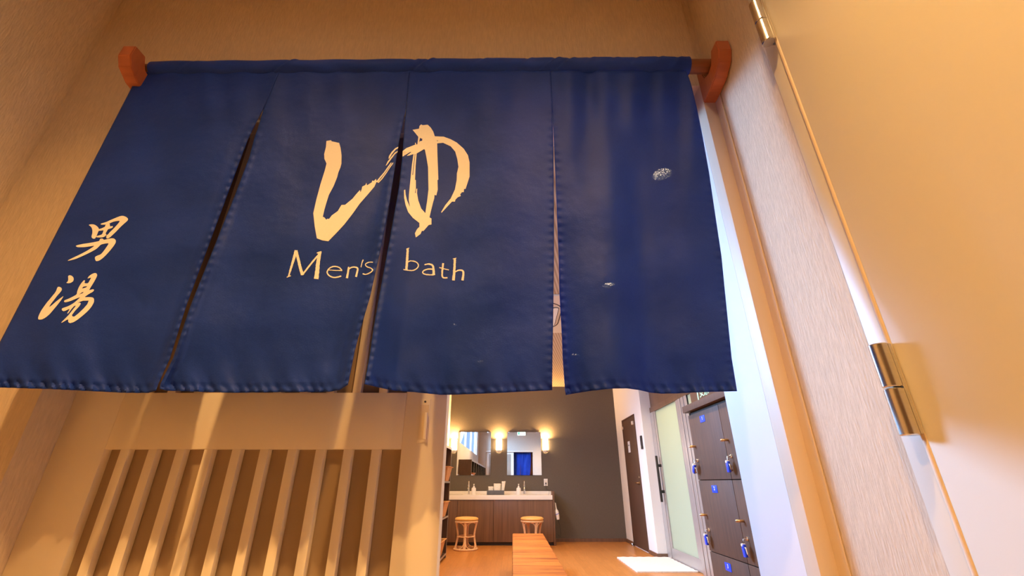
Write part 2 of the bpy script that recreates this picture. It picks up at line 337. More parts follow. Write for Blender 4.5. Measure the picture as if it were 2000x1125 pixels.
# ------------------------------------------------------------------ the curtain
def lerp_tab(tab, x):
    if x <= tab[0][0]: a, b_ = tab[0], tab[1]
    elif x >= tab[-1][0]: a, b_ = tab[-2], tab[-1]
    else:
        for a, b_ in zip(tab, tab[1:]):
            if a[0] <= x <= b_[0]: break
    return a[1] + (b_[1]-a[1])*(x-a[0])/(b_[0]-a[0])
def sm_tab(tab, x, h):
    return (lerp_tab(tab, x-h)+2*lerp_tab(tab, x)+lerp_tab(tab, x+h))/4
LEFT = [[(138,274),(150,268),(668,0),(757,-46)],
        [(138,547),(150,541),(212,515),(240,507),(273,496),(307,487),(371,463),(600,371),(700,338),(750,313),(765,311)],
        [(138,801),(150,799),(212,793),(262,789),(305,786),(368,779),(480,759),(560,744),(640,730),(690,722.7),(750,712),(765,711)],
        [(138,1075),(150,1076),(215,1079),(300,1083),(350,1085),(400,1087),(500,1091),(571,1092.5),(650,1097),(700,1099),(762,1103.5),(771,1105)]]
RIGHT = [[(138,547),(150,541),(212,515),(240,500),(273,484),(600,363),(700,332),(750,309),(765,304)],
         [(138,801),(150,799),(212,792.5),(236,788),(262,782),(290,777),(336,770),(405,759),(480,745),(525,735),(580,722.7),(640,705),(685,693),(745,681),(765,676)],
         [(138,1075),(150,1076),(215,1079),(300,1081),(400,1082),(500,1082),(600,1080.8),(700,1079),(765,1078.5)],
         [(138,1340),(150,1345),(165,1350),(211,1361),(260,1371),(338,1385),(400,1394),(500,1409),(571,1416),(700,1429),(764,1439.5)]]
BOT = [[(-46,755),(0,757),(100,760),(240,767),(290,767.5),(306,762)],
       [(311,759),(325,763),(450,767),(560,765.5),(640,765.5),(662,762),(678,750)],
       [(711,750),(740,757),(770,763),(810,766),(860,771),(885,771),(940,769),(1000,766),(1078,762)],
       [(1104,771.5),(1150,764),(1195,759),(1225,758.5),(1250,762),(1270,767),(1290,768.8),(1320,768.5),(1370,766),(1440,764)]]
def tz(py): a, b_, c = ray(CXP, py); return c/b_
YT, ZB = .872, 1.164
def surf(k, px, py):
    L_, R_ = lerp_tab(LEFT[k], py), lerp_tab(RIGHT[k], py)
    f = max(0, min(1, (px-L_)/(R_-L_))); lb, rb = BOT[k][0][0], BOT[k][-1][0]
    yb = sm_tab(BOT[k], max(lb+8, min(rb-8, lb+(rb-lb)*f)), 8)
    t = max(0, min(1, (py-150)/(yb-150)))
    Yb = (ZB-1)/tz(yb)
    d = (Yb-YT)*t**1.25
    d += .0022*math.sin(px*.019+k*2+py*.004)*math.sin(PI*t)            # slow belly
    if k == 3:
        d += .0045*math.sin(px*.105+.5)*math.exp(-((py-150)/120.)**2) + .006*math.sin(px*.045)*math.exp(-((py-260)/200.)**2)
        d += .012*math.exp(-((px-1235-(py-400)*.03)/30.)**2)*max(0, min(1, (py-170)/200.))
    else:
        d += .0016*math.sin(px*.09+k)*math.exp(-((py-150)/90.)**2)
    e = yb-py                                                           # hem puckers
    d += .0034*math.sin(px*.30+1.3*math.sin(px*.05)+e*.16)*math.exp(-max(e-6, 0)/7.) + .0040*math.sin(px*.093+.03*e+k)*math.exp(-e/38.)
    d += .0022*math.exp(-((e-11)/2.6)**2)
    d += .0030*math.sin(px*.021+py*.017+k)*math.sin(px*.013-py*.023+2*k)*min(1, max(0, (py-200)/150.))
    s_ = .0022*math.sin(py*.40)
    if k == 0: d += .018*math.exp(-abs(R_-px)/28.)*math.sin(PI*t)
    if py > 215: d += s_*(math.exp(-abs(px-L_-4)/4.)*(k > 0) + math.exp(-abs(R_-px-4)/4.))
    return YT+d
nor = empty('noren_curtain', (-.2, .885, 2.10), 'dark blue split curtain with cream lettering hanging from the rod', 'curtain')
panels = []
for k in range(4):
    t = bmesh.new(); nr, nc = 150, 104; grid = []
    Lb, Rb = lerp_tab(LEFT[k], 765), lerp_tab(RIGHT[k], 765)
    for i in range(nr+1):
        row = []
        tt = i/nr
        for j in range(nc+1):
            s_ = j/nc
            yb = lerp_tab(BOT[k], Lb+(Rb-Lb)*s_)
            py = 138+(yb-138)*tt
            Lx, Rx = lerp_tab(LEFT[k], py), lerp_tab(RIGHT[k], py)
            px = Lx+(Rx-Lx)*s_
            row.append(t.verts.new(U(px, py, surf(k, px, py))))
        grid.append(row)
    for i in range(nr):
        for j in range(nc): t.faces.new((grid[i][j], grid[i+1][j], grid[i+1][j+1], grid[i][j+1]))
    mb = MB(); mb.add(t); p = mb.build('curtain_panel', M['cloth'], nor)
    p['label'] = ('left panel with the small brushed characters', 'panel with the left half of the large character', 'panel with the right half of the large character', 'plain right panel')[k]
    so = p.modifiers.new('thickness', 'SOLIDIFY'); so.thickness = .0006; so.offset = 0
    panels.append(p)
# sleeve round the rod with twisted creases
t = bmesh.new(); rings = []; nx, na = 420, 40
xL, xR = -1.0405, .5115
for i in range(nx+1):
    x = xL+(xR-xL)*i/nx; f = (x-RL.x)/(RR.x-RL.x); c = RL.lerp(RR, f); ring = []
    for j in range(na):
        a = 2*PI*j/na
        r_ = .0270+.0008*math.sin(x*41+a*3)
        for xc, am, sl in ((-.672,.0042,.030), (-.275,.0045,.028), (-.262,.002,-.02), (.02,.0022,.02), (.09,.0035,.03), (.135,.003,.028), (.20,.0016,.02), (.27,.0014,.02), (.335,.0018,.02), (.40,.0018,.02), (.455,.0018,.02), (-.95,.0012,.03), (-.12,.0015,.03)):
            q = (x-xc-sl*math.cos(a+.5)*1.2)/.006
            if abs(q) < 4: r_ -= am*math.exp(-q*q)*.8; r_ += am*.55*math.exp(-(q-2)**2)
        ring.append(t.verts.new((x, c.y+r_*math.sin(a), c.z-.0008+r_*1.05*math.cos(a))))
    rings.append(ring)
for A, B in zip(rings, rings[1:]):
    for j in range(na): t.faces.new((A[j], A[(j+1) % na], B[(j+1) % na], B[j]))
mb = MB(); mb.add(t); mb.build('rod_sleeve', M['cloth_doubled'], nor)

def filled(polys):           # flat fill with holes -> (verts2d, tris)
    c = bpy.data.curves.new('f', 'CURVE'); c.dimensions = '2D'; c.fill_mode = 'BOTH'
    for p in polys:
        sp = c.splines.new('POLY'); sp.points.add(len(p)-1)
        for q, (x, y) in zip(sp.points, p): q.co = (x, -y, 0, 1)
        sp.use_cyclic_u = True
    o = bpy.data.objects.new('f', c); COL.objects.link(o)
    me = bpy.data.meshes.new_from_object(o.evaluated_get(bpy.context.evaluated_depsgraph_get()))
    bpy.data.objects.remove(o); bpy.data.curves.remove(c)
    t = bmesh.new(); t.from_mesh(me); bpy.data.meshes.remove(me)
    bmesh.ops.triangulate(t, faces=t.faces[:])
    for _ in range(5):
        es = [e for e in t.edges if e.calc_length() > 7]
        if not es: break
        bmesh.ops.subdivide_edges(t, edges=es, cuts=1); bmesh.ops.triangulate(t, faces=[f for f in t.faces if len(f.verts) > 3])
    return t
def chaikin(p, n=1):
    for _ in range(n):
        q = []
        for i in range(len(p)):
            a, b_ = p[i], p[(i+1) % len(p)]
            q += [(a[0]*.8+b_[0]*.2, a[1]*.8+b_[1]*.2), (a[0]*.2+b_[0]*.8, a[1]*.2+b_[1]*.8)]
        p = q
    return p
def stroke(pts, w0, w1=None, jit=.7):     # brush-like strip polygon
    w1 = w0 if w1 is None else w1; P = []
    for i in range(len(pts)-1):
        p0, p1, p2, p3 = pts[max(i-1, 0)], pts[i], pts[i+1], pts[min(i+2, len(pts)-1)]
        n = max(2, int(math.hypot(p2[0]-p1[0], p2[1]-p1[1])/7))
        for j in range(n):
            t_ = j/n
            P.append(tuple(.5*((2*p1[a])+(-p0[a]+p2[a])*t_+(2*p0[a]-5*p1[a]+4*p2[a]-p3[a])*t_*t_+(-p0[a]+3*p1[a]-3*p2[a]+p3[a])*t_**3) for a in (0, 1)))
    P.append(pts[-1]); A, B = [], []
    for i, p in enumerate(P):
        q0, q1 = P[max(i-1, 0)], P[min(i+1, len(P)-1)]; dx, dy = q1[0]-q0[0], q1[1]-q0[1]; l = math.hypot(dx, dy) or 1
        w_ = (w0+(w1-w0)*i/(len(P)-1))/2
        A.append((p[0]-dy/l*(w_+random.uniform(-jit, jit)), p[1]+dx/l*(w_+random.uniform(-jit, jit))))
        B.append((p[0]+dy/l*(w_+random.uniform(-jit, jit)), p[1]-dx/l*(w_+random.uniform(-jit, jit))))
    return A+B[::-1]
def lettering(name, k, groups, ox, oy, sc, label):
    mb = MB()
    for polys in groups:
        t = filled([[(x/sc+ox, y/sc+oy) for x, y in p] for p in polys])
        for v in t.verts:
            px, py = v.co.x, -v.co.y
            v.co = U(px, py, surf(k, px, py)-.0011)
        mb.add(t)
    o = mb.build(name, M['print_cream'], panels[k], smooth=True); o['label'] = label
    return o
YU_L = [(249,239),(288,233),(293,242),(357,256),(369,300),(377,360),(376,430),(368,462),(350,505),(340,545),(310,620),(270,695),(248,765),(232,820),(218,880),(232,886),(247,905),(258,897),(271,899),(295,868),(345,832),(376,780),(407,779),(470,727),(500,690),(520,668),(532,654),(537,675),(548,645),(552,625),(578,612),(587,593),(592,615),(612,602),(632,590),(637,574),(650,578),(668,560),(672,575),(683,590),(672,586),(655,625),(600,690),(530,770),(470,855),(400,945),(340,1010),(265,1087),(215,1080),(168,1062),(150,960),(138,850),(165,730),(200,600),(235,490),(250,430),(232,390),(230,350),(245,290)]
lettering('brush_character', 1, [[YU_L],
    [[(774,390),(778,366),(800,332),(830,302),(857,288),(853,302),(835,312),(803,352),(784,385)]],
    [[(750,449),(766,413),(800,370),(828,335),(854,322),(850,334),(826,354),(795,395),(762,440)]],
    [[(672,580),(700,545),(735,505),(770,455),(796,420),(800,426),(775,464),(740,514),(706,556),(684,588)]],
    [[(682,592),(715,555),(752,505),(790,448),(812,420),(814,428),(792,458),(758,510),(722,560),(690,594)]]],
    580, 220, 4.328, 'left half of the large brushed cream character')
YU_R = [(977,145),(1032,136),(1036,112),(1050,99),(1062,106),(1105,102),(1130,125),(1152,160),(1165,200),(1240,203),(1300,225),(1350,252),(1410,305),(1445,360),(1459,420),(1459,540),(1440,600),(1425,645),(1412,645),(1410,672),(1395,672),(1380,690),(1385,705),(1360,715),(1340,735),(1335,752),(1310,752),(1270,795),(1222,847),(1220,838),(1255,780),(1300,725),(1335,650),(1350,570),(1352,515),(1365,458),(1355,390),(1338,330),(1300,285),(1235,255),(1185,260),(1187,350),(1192,480),(1195,565),(1188,570),(1190,650),(1178,700),(1163,695),(1160,725),(1150,760),(1135,820),(1120,885),(1137,895),(1137,945),(1113,950),(1070,1000),(1055,1000),(1045,1025),(1005,1055),(997,1020),(1015,985),(1035,965),(1035,932),(980,890),(940,840),(918,780),(906,720),(905,655),(915,650),(918,690),(930,740),(955,798),(945,740),(947,690),(955,610),(963,530),(972,440),(985,350),(950,362),(927,365),(968,332),(958,332),(893,372),(893,325),(925,300),(1000,270),(998,255),(1005,255),(1008,270),(1018,268),(1026,205),(1000,172)]
H1 = [(1012,345),(1075,308),(1082,315),(1095,380),(1108,460),(1110,560),(1112,650),(1100,750),(1085,850),(1050,810),(1025,740),(1015,680),(1017,642),(1008,645),(1004,680),(998,678),(1005,640),(1005,570),(998,568),(1003,450)]
lettering('brush_character', 2, [[YU_R, H1, [(1040,213),(1060,222),(1058,238),(1038,242),(1031,256)], [(996,350),(1000,350),(981,526),(975,528)], [(1182,235),(1196,237),(1184,242)]]],
    580, 220, 4.328, 'right half of the large brushed cream character')
ME = [stroke([(192,95),(165,190),(132,300),(118,352)], 30, 15, 1.5), stroke([(192,95),(212,180),(234,270),(254,334)], 24, 30, 1.5), stroke([(252,335),(310,260),(375,180),(430,118)], 16, 17, 1.2), stroke([(424,112),(408,200),(398,290),(388,374)], 30, 44, 1.8),
      stroke([(100,358),(120,350),(140,342)], 8, 9), stroke([(395,122),(415,114),(440,110)], 10, 14),
      stroke([(505,286),(570,290),(642,292)], 7, 9), stroke([(638,290),(612,262),(560,252),(515,272),(495,310),(520,345),(570,360),(632,346)], 11, 13), 
      stroke([(706,256),(698,310),(688,366)], 14, 22, 1.2), stroke([(702,285),(735,260),(780,262),(793,275),(786,315),(776,354)], 9, 20, 1.2),
      stroke([(848,186),(836,212),(825,260)], 12, 7, 1), stroke([(942,210),(900,212),(868,232),(885,255),(925,270),(938,290),(905,318),(868,330),(842,322)], 9, 11, 1)]
for a, b_, ch in ((0, 6, 'M'), (6, 8, 'e'), (8, 10, 'n'), (10, 11, 'apostrophe'), (11, 12, 's')):
    lettering('letter', 1, [[p] for p in ME[a:b_]], 540, 470, 5.0, 'cream printed letter '+ch)
BA = [stroke([(1282,76),(1276,180),(1268,285)], 22, 24, 1.6), stroke([(1268,84),(1282,76),(1297,72)], 7, 6), stroke([(1270,215),(1310,198),(1362,208),(1386,238),(1372,270),(1335,290),(1290,290),(1240,282)], 10, 10, 1.2),
      stroke([(1445,236),(1490,228),(1525,244),(1534,290),(1536,336)], 10, 26, 1.2), stroke([(1530,280),(1480,278),(1440,292),(1428,312),(1450,328),(1500,334),(1540,332)], 12, 11, 1),
      stroke([(1628,220),(1620,290),(1618,340),(1630,362),(1670,362)], 20, 12, 1.2), stroke([(1590,262),(1640,276),(1684,286)], 11, 8, 1),
      stroke([(1742,172),(1738,270),(1728,388)], 20, 26, 1.5), stroke([(1738,310),(1775,290),(1815,292),(1826,320),(1816,388)], 9, 24, 1.2), stroke([(1722,178),(1742,174),(1756,170)], 7, 6)]
for a, b_, ch in ((0, 3, 'b'), (3, 5, 'a'), (5, 7, 't'), (7, 10, 'h')):
    lettering('letter', 2, [[p] for p in BA[a:b_]], 540, 470, 5.0, 'cream printed letter '+ch)
OT = [[(490,300),(530,287),(590,287),(640,310),(680,345),(703,385),(695,415),(680,445),(665,485),(655,510),(640,545),(615,575),(580,575),(550,550),(550,520),(565,470),(568,400),(545,340)],
      [(728,275),(740,295),(820,295),(830,290),(905,270),(1000,230),(1118,215),(1100,250),(1040,320),(980,385),(920,440),(880,490),(850,505),(842,560),(870,575),(910,555),(960,510),(1040,435),(1120,350),(1200,275),(1270,215),(1283,180),(1250,145),(1190,118),(1130,120),(1040,155),(900,215),(850,240)],
      [(835,285),(915,268),(915,300),(925,325),(890,370),(865,410),(840,450),(830,475),(848,490),(840,510),(800,540),(740,552),(640,548),(655,520),(700,510),(760,490),(785,430),(790,400),(820,330)],
      [(695,385),(760,365),(840,325),(930,330),(965,320),(980,335),(960,360),(900,380),(800,405),(690,420)],
      [(232,722),(260,705),(360,682),(480,665),(620,640),(705,622),(715,590),(730,570),(775,572),(795,600),(880,580),(950,565),(1000,570),(1035,605),(1035,650),(1000,710),(930,800),(860,880),(780,960),(700,1015),(640,1025),(620,985),(618,940),(660,915),(730,890),(770,850),(830,770),(900,665),(830,670),(735,692),(690,740),(640,785),(500,860),(350,930),(220,985),(75,1020),(80,1005),(180,955),(330,885),(480,805),(620,712),(520,728),(400,745),(270,745)]]
lettering('brush_character', 0, [[chaikin(p)] for p in OT], 125, 410, 10.229, 'upper small brushed cream character')
YUK = [(1035,185),(1060,145),(1110,105),(1170,80),(1205,85),(1225,120),(1200,180),(1150,270),(1100,350),(1065,410),(1100,400),(1145,388),(1165,405),(1140,440),(1080,470),(1020,510),(975,542),(1080,540),(1140,548),(1163,580),(1160,640),(1110,730),(1040,810),(950,890),(850,970),(770,1020),(700,1040),(665,1015),(670,960),(600,1000),(535,1035),(540,1020),(600,960),(680,880),(740,800),(820,700),(780,710),(720,780),(690,820),(660,860),(648,845),(680,800),(700,760),(620,800),(575,812),(545,790),(545,760),(580,745),(680,710),(780,650),(860,580),(900,540),(820,570),(700,620),(610,643),(582,625),(600,600),(680,570),(780,520),(830,490),(840,430),(870,350),(920,270),(970,215),(992,225),(975,275),(1045,280),(1080,220),(1110,165),(1060,180)]
YH = [[(930,372),(960,340),(1030,332),(1010,355),(950,374)], [(870,495),(930,450),(965,440),(945,465)],
      [(745,905),(740,880),(800,800),(880,715),(910,665),(890,645),(850,660),(880,635),(950,610),(1060,608),(1030,680),(960,760),(860,855),(790,910),(765,915)]]
lettering('brush_character', 0, [[chaikin(p)] for p in ([(690,122),(730,130),(765,160),(775,200),(760,240),(720,268),(670,277),(628,268),(655,245),(668,220),(668,170),(665,140)],
      [(465,345),(500,343),(540,365),(548,400),(520,445),(460,510),(400,590),(330,680),(300,735),(350,700),(430,630),(500,575),(585,513),(545,580),(470,680),(400,765),(310,870),(230,935),(160,970),(100,970),(90,940),(110,880),(150,800),(240,670),(340,550),(430,440)])]
      + [[chaikin(YUK)]+YH], 65, 525, 9.786, 'lower small brushed cream character')

# ------------------------------------------------------------------ sliding louvred door
YD = 1.02
d1 = empty('door_1', (-.58, 1.04, 0), 'beige sliding door with vertical slats, half open behind the curtain', 'door', kind='structure')
Z1, Z2 = 1.192, 1.068
MB().box(-1.02, -.906, YD, YD+.04, .005, 2.054, .0015).build('stile', M['slide_door'], d1)
MB().box(-.248, -.153, YD, YD+.04, .005, 2.054, .0015).build('stile', M['slide_door'], d1)
MB().box(-.906, -.248, YD, YD+.04, Z2, Z1, .0012).build('middle_rail', M['slide_door'], d1)
MB().box(-.906, -.248, YD, YD+.04, 1.985, 2.054, .0012).build('top_rail', M['slide_door'], d1)
MB().box(-.906, -.248, YD, YD+.04, .005, .16, .0012).build('bottom_rail', M['slide_door'], d1)
for z0, z1 in ((.16, Z2), (Z1, 1.985)):
    mb = MB()
    for i in range(10): mb.box(-.871+i*.0619, -.871+i*.0619+.019, YD+.001, YD+.018, z0, z1, .0006)
    mb.build('slats', M['slide_door'], d1)
    MB().box(-.906, -.248, YD+.0195, YD+.025, z0, z1).build('backing_panel', M['backing'], d1)
hp = MB().box(-.2155, -.1905, YD-.0016, YD+.0, 1.082, 1.177, .0006).build('recessed_pull', M['slide_door'], d1)
MB().box(-.2125, -.1935, YD-.0022, YD-.0015, 1.088, 1.164, 0).build('finger_recess', M['trim'], hp)
MB().box(-.2005, -.1945, YD-.009, YD-.002, 1.088, 1.146, .001).build('finger_lip', M['slide_door'], hp)
MB().lathe([(0,0),(.0025,0),(.0025,.001),(0,.001)], (-.203, YD-.0018, 1.171), 12, Matrix.Rotation(PI/2, 4, 'X')).build('screw', M['ink'], hp)

# ------------------------------------------------------------------ big hinged door in the right side wall
d4 = empty('door_4', (.61, .24, 0), 'large plain beige door leaf with two steel hinges at the right edge of the view', 'door', kind='structure')
MB().box(.5905, .628, -.30, .6515, .01, 2.165, .004).build('leaf', M['door_beige'], d4)
MB().tube([(.5935,.6545,.01),(.5935,.6545,2.165)], .0048, 16).build('edge_bead', M['trim'], d4)
mb = MB(); mb.box(.597, .66, .660, .700, 0, 2.21, .0015); mb.box(.597, .66, -.345, -.305, 0, 2.21, .0015); mb.box(.597, .66, -.305, .660, 2.17, 2.21, .0015)
mb.build('frame', M['door_beige'], d4)
for zc in (1.974, 1.131):
    mb = MB()
    for a, b_ in ((-.0685, -.001), (.001, .0685)):
        mb.lathe([(0,a),(.0118,a),(.0132,a+.0015),(.0132,b_-.0015),(.0118,b_),(0,b_)], (.5775, .6600, zc), 40)
    h = mb.build('hinge', M['steel'], d4)
    MB().box(.5830, .5880, .6475, .6505, zc-.067, zc+.067, .0006).build('hinge_plate', M['steel'], h)
    MB().box(.584, .5965, .6655, .6685, zc-.067, zc+.067, .0005).build('hinge_plate', M['steel'], h)

# ------------------------------------------------------------------ rear brown door (door_2)
d2 = empty('door_2', (2.118, 8.25, 0), 'dark brown door with small white notice and lever in the right wall', 'door', kind='structure')
MB().box(2.112, 2.1195, 7.81, 8.70, .012, 2.075, .002).build('leaf', M['brown_lam'], d2)
mb = MB(); mb.box(2.108, 2.1195, 8.70, 8.712, 0, 2.09); mb.box(2.108, 2.1195, 7.798, 7.81, 0, 2.09); mb.box(2.106, 2.1195, 7.798, 8.712, 2.077, 2.10)
mb.build('frame', M['sign_brown'], d2)
nt_ = MB().box(2.1085, 2.1118, 8.27, 8.41, 1.50, 1.69).build('notice', M['white'], d2)
text_mesh('使用禁止', .028, FACE_LEFT, (2.1083, 8.34, 1.62), 'notice_writing', M['ink'], nt_)
mb = MB(); mb.lathe([(0,0),(.024,0),(.024,.012),(0,.012)], (2.112, 7.885, 1.0), 20, Matrix.Rotation(-PI/2, 4, 'Y')); mb.tube([(2.10,7.885,1.0),(2.065,7.885,1.0),(2.062,7.90,1.0),(2.062,8.01,1.0)], .011, 10)
mb.build('lever_handle', M['brass'], d2)
MB().lathe([(0,0),(.02,0),(.018,.01),(0,.012)], (2.112, 7.89, 1.09), 20, Matrix.Rotation(-PI/2, 4, 'Y')).build('lock_rose', M['chrome'], d2)
MB().box(2.085, 2.112, 7.86, 7.93, 1.93, 1.99, .004).build('closer_bracket', M['trim'], d2)
MB().box(2.09, 2.112, 8.63, 8.70, 1.93, 1.98, .004).build('closer_bracket', M['trim'], d2)
tag(MB().lathe([(0,0),(.024,0),(.024,.035),(.018,.045),(.0,.048)], (2.075, 8.66, 0)).build('door_stop', M['chrome']), 'small steel door stop on the floor at the far foot of the brown door', 'door stop')
hx = MB(); hx.box(2.095, 2.1195, 7.46, 7.53, 1.50, 1.71, .01)
hx = tag(hx.build('wall_intercom', M['black']), 'slim black wall unit on the cream wall right of the brown door', 'wall unit')  # black intercom beside the brown door
MB().box(2.092, 2.0955, 7.475, 7.515, 1.56, 1.68, .002).build('display', M['ink'], hx)

# ------------------------------------------------------------------ frosted sliding glass door (door_3) with its fixed light
d3 = empty('door_3', (2.29, 6.6, 0), 'frosted glass sliding door in a metal frame with long dark pull handle', 'door', kind='structure')
MB().box(2.285, 2.297, 6.16, 7.12, .14, 2.05).build('pane', M['frost'], d3)
MB().box(2.275, 2.305, 6.09, 7.19, .01, .15, .003).build('bottom_rail', M['alu'], d3)
MB().box(2.270, 2.305, 7.12, 7.19, .15, 2.05, .003).build('stile', M['alu'], d3)
MB().box(2.270, 2.305, 6.08, 6.17, .15, 2.05, .003).build('stile', M['alu'], d3)
MB().box(2.262, 2.33, 5.30, 7.355, 2.05, 2.13, .003).build('head_rail', M['vanity'], d3)
MB().box(2.285, 2.32, 5.30, 7.355, 2.13, 2.62).build('transom_panel', M['vanity'], d3)
MB().box(2.262, 2.33, 7.19, 7.355, 0, 2.05, .003).build('jamb', M['alu'], d3)
mb = MB()
for y in (5.74, 5.86, 5.98): mb.box(2.262, 2.33, y, y+.095, 0, 2.05, .003)
mb.box(2.272, 2.33, 5.74, 6.07, 0, 2.05); mb.build('track_jamb', M['alu'], d3)
MB().box(2.285, 2.297, 5.30, 5.74, .02, 2.05).build('fixed_pane', M['frost'], d3)
mb = MB(); mb.box(2.195, 2.225, 7.125, 7.165, .74, 1.38, .006); mb.box(2.22, 2.272, 7.135, 7.155, .86, .90, .003); mb.box(2.22, 2.272, 7.135, 7.155, 1.22, 1.26, .003)
mb.build('pull_handle', M['black'], d3)

# ------------------------------------------------------------------ vanity
YV = 8.70
v = empty('vanity_cabinet', (-.33, 8.98, 0), 'walnut-brown washstand cabinet under the long white basin counter', 'cabinet')
MB().box(-1.298, .715, YV+.03, 9.255, .06, .715).build('body', M['vanity'], v)
for a, b_ in ((-1.0, -.352), (-.346, .712)): MB().box(a, b_, YV, YV+.028, .055, .715, .002).build('front_panel', M['vanity'], v)
MB().box(-1.298, -1.004, YV, YV+.028, .055, .715, .002).build('front_panel', M['vanity'], v)
MB().box(-1.298, .715, YV+.05, YV+.07, 0, .06).build('toe_kick', M['toe'], v)
MB().box(.716, .748, YV-.005, 9.255, 0, .86, .002).build('side_panel', M['vanity'], v)
ct = MB(); ct.box(-1.298, .714, YV-.02, 9.25, .72, .795, .004); ct.box(-1.298, .714, 9.215, 9.25, .795, .855, .003); ct.box(.690, .714, 8.95, 9.215, .795, .855, .003)
ct = tag(ct.build('basin_counter', M['top_white']), 'long white basin counter with upstand along the dark back wall', 'counter')
for x in (-.78, .10):
    MB().lathe([(.0,.7965),(.155,.7965),(.16,.799),(.165,.7965)], (x, 8.95, 0), 40).build('basin', M['white'], ct)
def faucet(x, label):
    o = empty('faucet', (x, 9.10, .796), label, 'faucet', 'basin faucets')
    MB().lathe([(0,0),(.026,0),(.026,.006),(.018,.010),(.018,.15),(.020,.17),(0,.175)], (x, 9.10, .796), 24).build('body', M['chrome'], o)
    MB().tube([(x,9.10,.91),(x,9.03,.925),(x,8.98,.915),(x,8.975,.895)], .012, 12).build('spout', M['chrome'], o)
    MB().tube([(x,9.10,.965),(x,9.095,1.0),(x,9.075,1.03)], [.013,.011,.009], 12).build('lever', M['chrome'], o)
faucet(-.845, 'chrome basin faucet left of the left soap bottle')
faucet(.215, 'chrome basin faucet right of the right soap bottle')
def pump(x, label):
    o = empty('soap_dispenser', (x, 8.93, .796), label, 'soap dispenser', 'white pump bottles on the counter')
    MB().lathe([(0,0),(.040,0),(.042,.006),(.042,.10),(.036,.118),(.018,.126),(.018,.134),(0,.134)], (x, 8.93, .796), 24).build('bottle', M['white'], o)
    mb = MB(); mb.lathe([(0,.134),(.016,.134),(.016,.150),(.006,.152),(.006,.172),(.014,.176),(.014,.184),(0,.186)], (x, 8.93, .796), 20); mb.box(x-.009, x+.009, 8.885, 8.93, .796+.172, .796+.185, .003)
    mb.build('pump_head', M['white'], o)
pump(-.735, 'white pump soap bottle beside the left faucet')
pump(.105, 'white pump soap bottle beside the right faucet')
tr = empty('amenity_tray', (-.325, 8.93, .796), 'dark grey open tray in the middle of the white counter', 'tray')
mb = MB(); x0, x1, y0, y1 = -.485, -.165, 8.84, 9.0
mb.box(x0, x1, y0, y1, .797, .803); mb.box(x0, x1, y0, y0+.006, .803, .872, .001); mb.box(x0, x1, y1-.006, y1, .803, .872, .001); mb.box(x0, x0+.006, y0+.006, y1-.006, .803, .872, .001); mb.box(x1-.006, x1, y0+.006, y1-.006, .803, .872, .001)
mb.build('box', M['grey_box'], tr)
def packet(name, cx, cy, w_, d_, z0, z1, flare, lab, cat, dx=0):
    t = bmesh.new(); n = 20; rings = []
    for i in range(9):
        f = i/8; ring = []
        for k in range(n):
            a = 2*PI*k/n; c, s_ = math.cos(a), math.sin(a)
            e = 4; rr = (abs(c)**e+abs(s_)**e)**(-1/e)*(1+flare*f**1.5+.03*math.sin(5*a+9*f+cx*30))
            ring.append(t.verts.new((cx+dx*f+rr*c*w_/2, cy+rr*s_*d_/2, z0+(z1-z0)*f+.004*math.sin(3*a+f*4))))
        rings.append(ring)
    for A, B in zip(rings, rings[1:]):
        for k in range(n): t.faces.new((A[k], A[(k+1) % n], B[(k+1) % n], B[k]))
    t.faces.new(rings[0][::-1]); t.faces.new(rings[-1])
    mb = MB(); mb.add(t); return tag(mb.build(name, M['printed']), lab, cat)
packet('folded_packet', -.415, 8.92, .09, .09, .804, .935, .1, 'crumpled speckled white packet at the left end of the grey tray', 'packet')
packet('tissue_box', -.295, 8.92, .13, .10, .804, .985, .02, 'speckled white tissue box standing in the grey tray', 'tissue box')
packet('paper_cup_sleeve', -.200, 8.92, .05, .07, .804, 1.025, .45, 'tall flared cream packet at the right end of the grey tray', 'packet', .025)

# outlets with plug and cord
def outlet(x, label, cord, cl):
    o = empty('wall_outlet', (x, 9.258, 1.01), label, 'outlet', 'wall outlets above the counter')
    MB().box(x-.037, x+.037, 9.247, 9.259, .945, 1.073, .003).build('cover_plate', M['white'], o)
    MB().box(x-.016, x+.016, 9.2435, 9.247, .985, 1.035, .001).build('socket', M['ac_white'], o)
    c = empty('power_cord', (x, 9.23, .99), cl, 'cord', 'black cords plugged in above the counter')
    MB().box(x-.011, x+.011, 9.222, 9.2432, .978, 1.004, .003).build('plug', M['black'], c)
    MB().tube(cord, .0035, 8).build('cable', M['black'], c)
outlet(-1.275, 'white wall outlet left of the left mirror', [(-1.275,9.225,.98),(-1.275,9.22,.94),(-1.27,9.21,.89),(-1.285,9.205,.85),(-1.283,9.12,.802),(-1.288,9.08,.799)], 'black cord drooping from the left outlet to the counter end')
outlet(.64, 'white wall outlet right of the right mirror', [(.64,9.225,.98),(.635,9.22,.93),(.645,9.21,.89),(.68,9.20,.872),(.73,9.19,.868),(.758,9.12,.85),(.764,8.95,.70),(.766,8.85,.62)], 'black cord from the right outlet over the counter end')

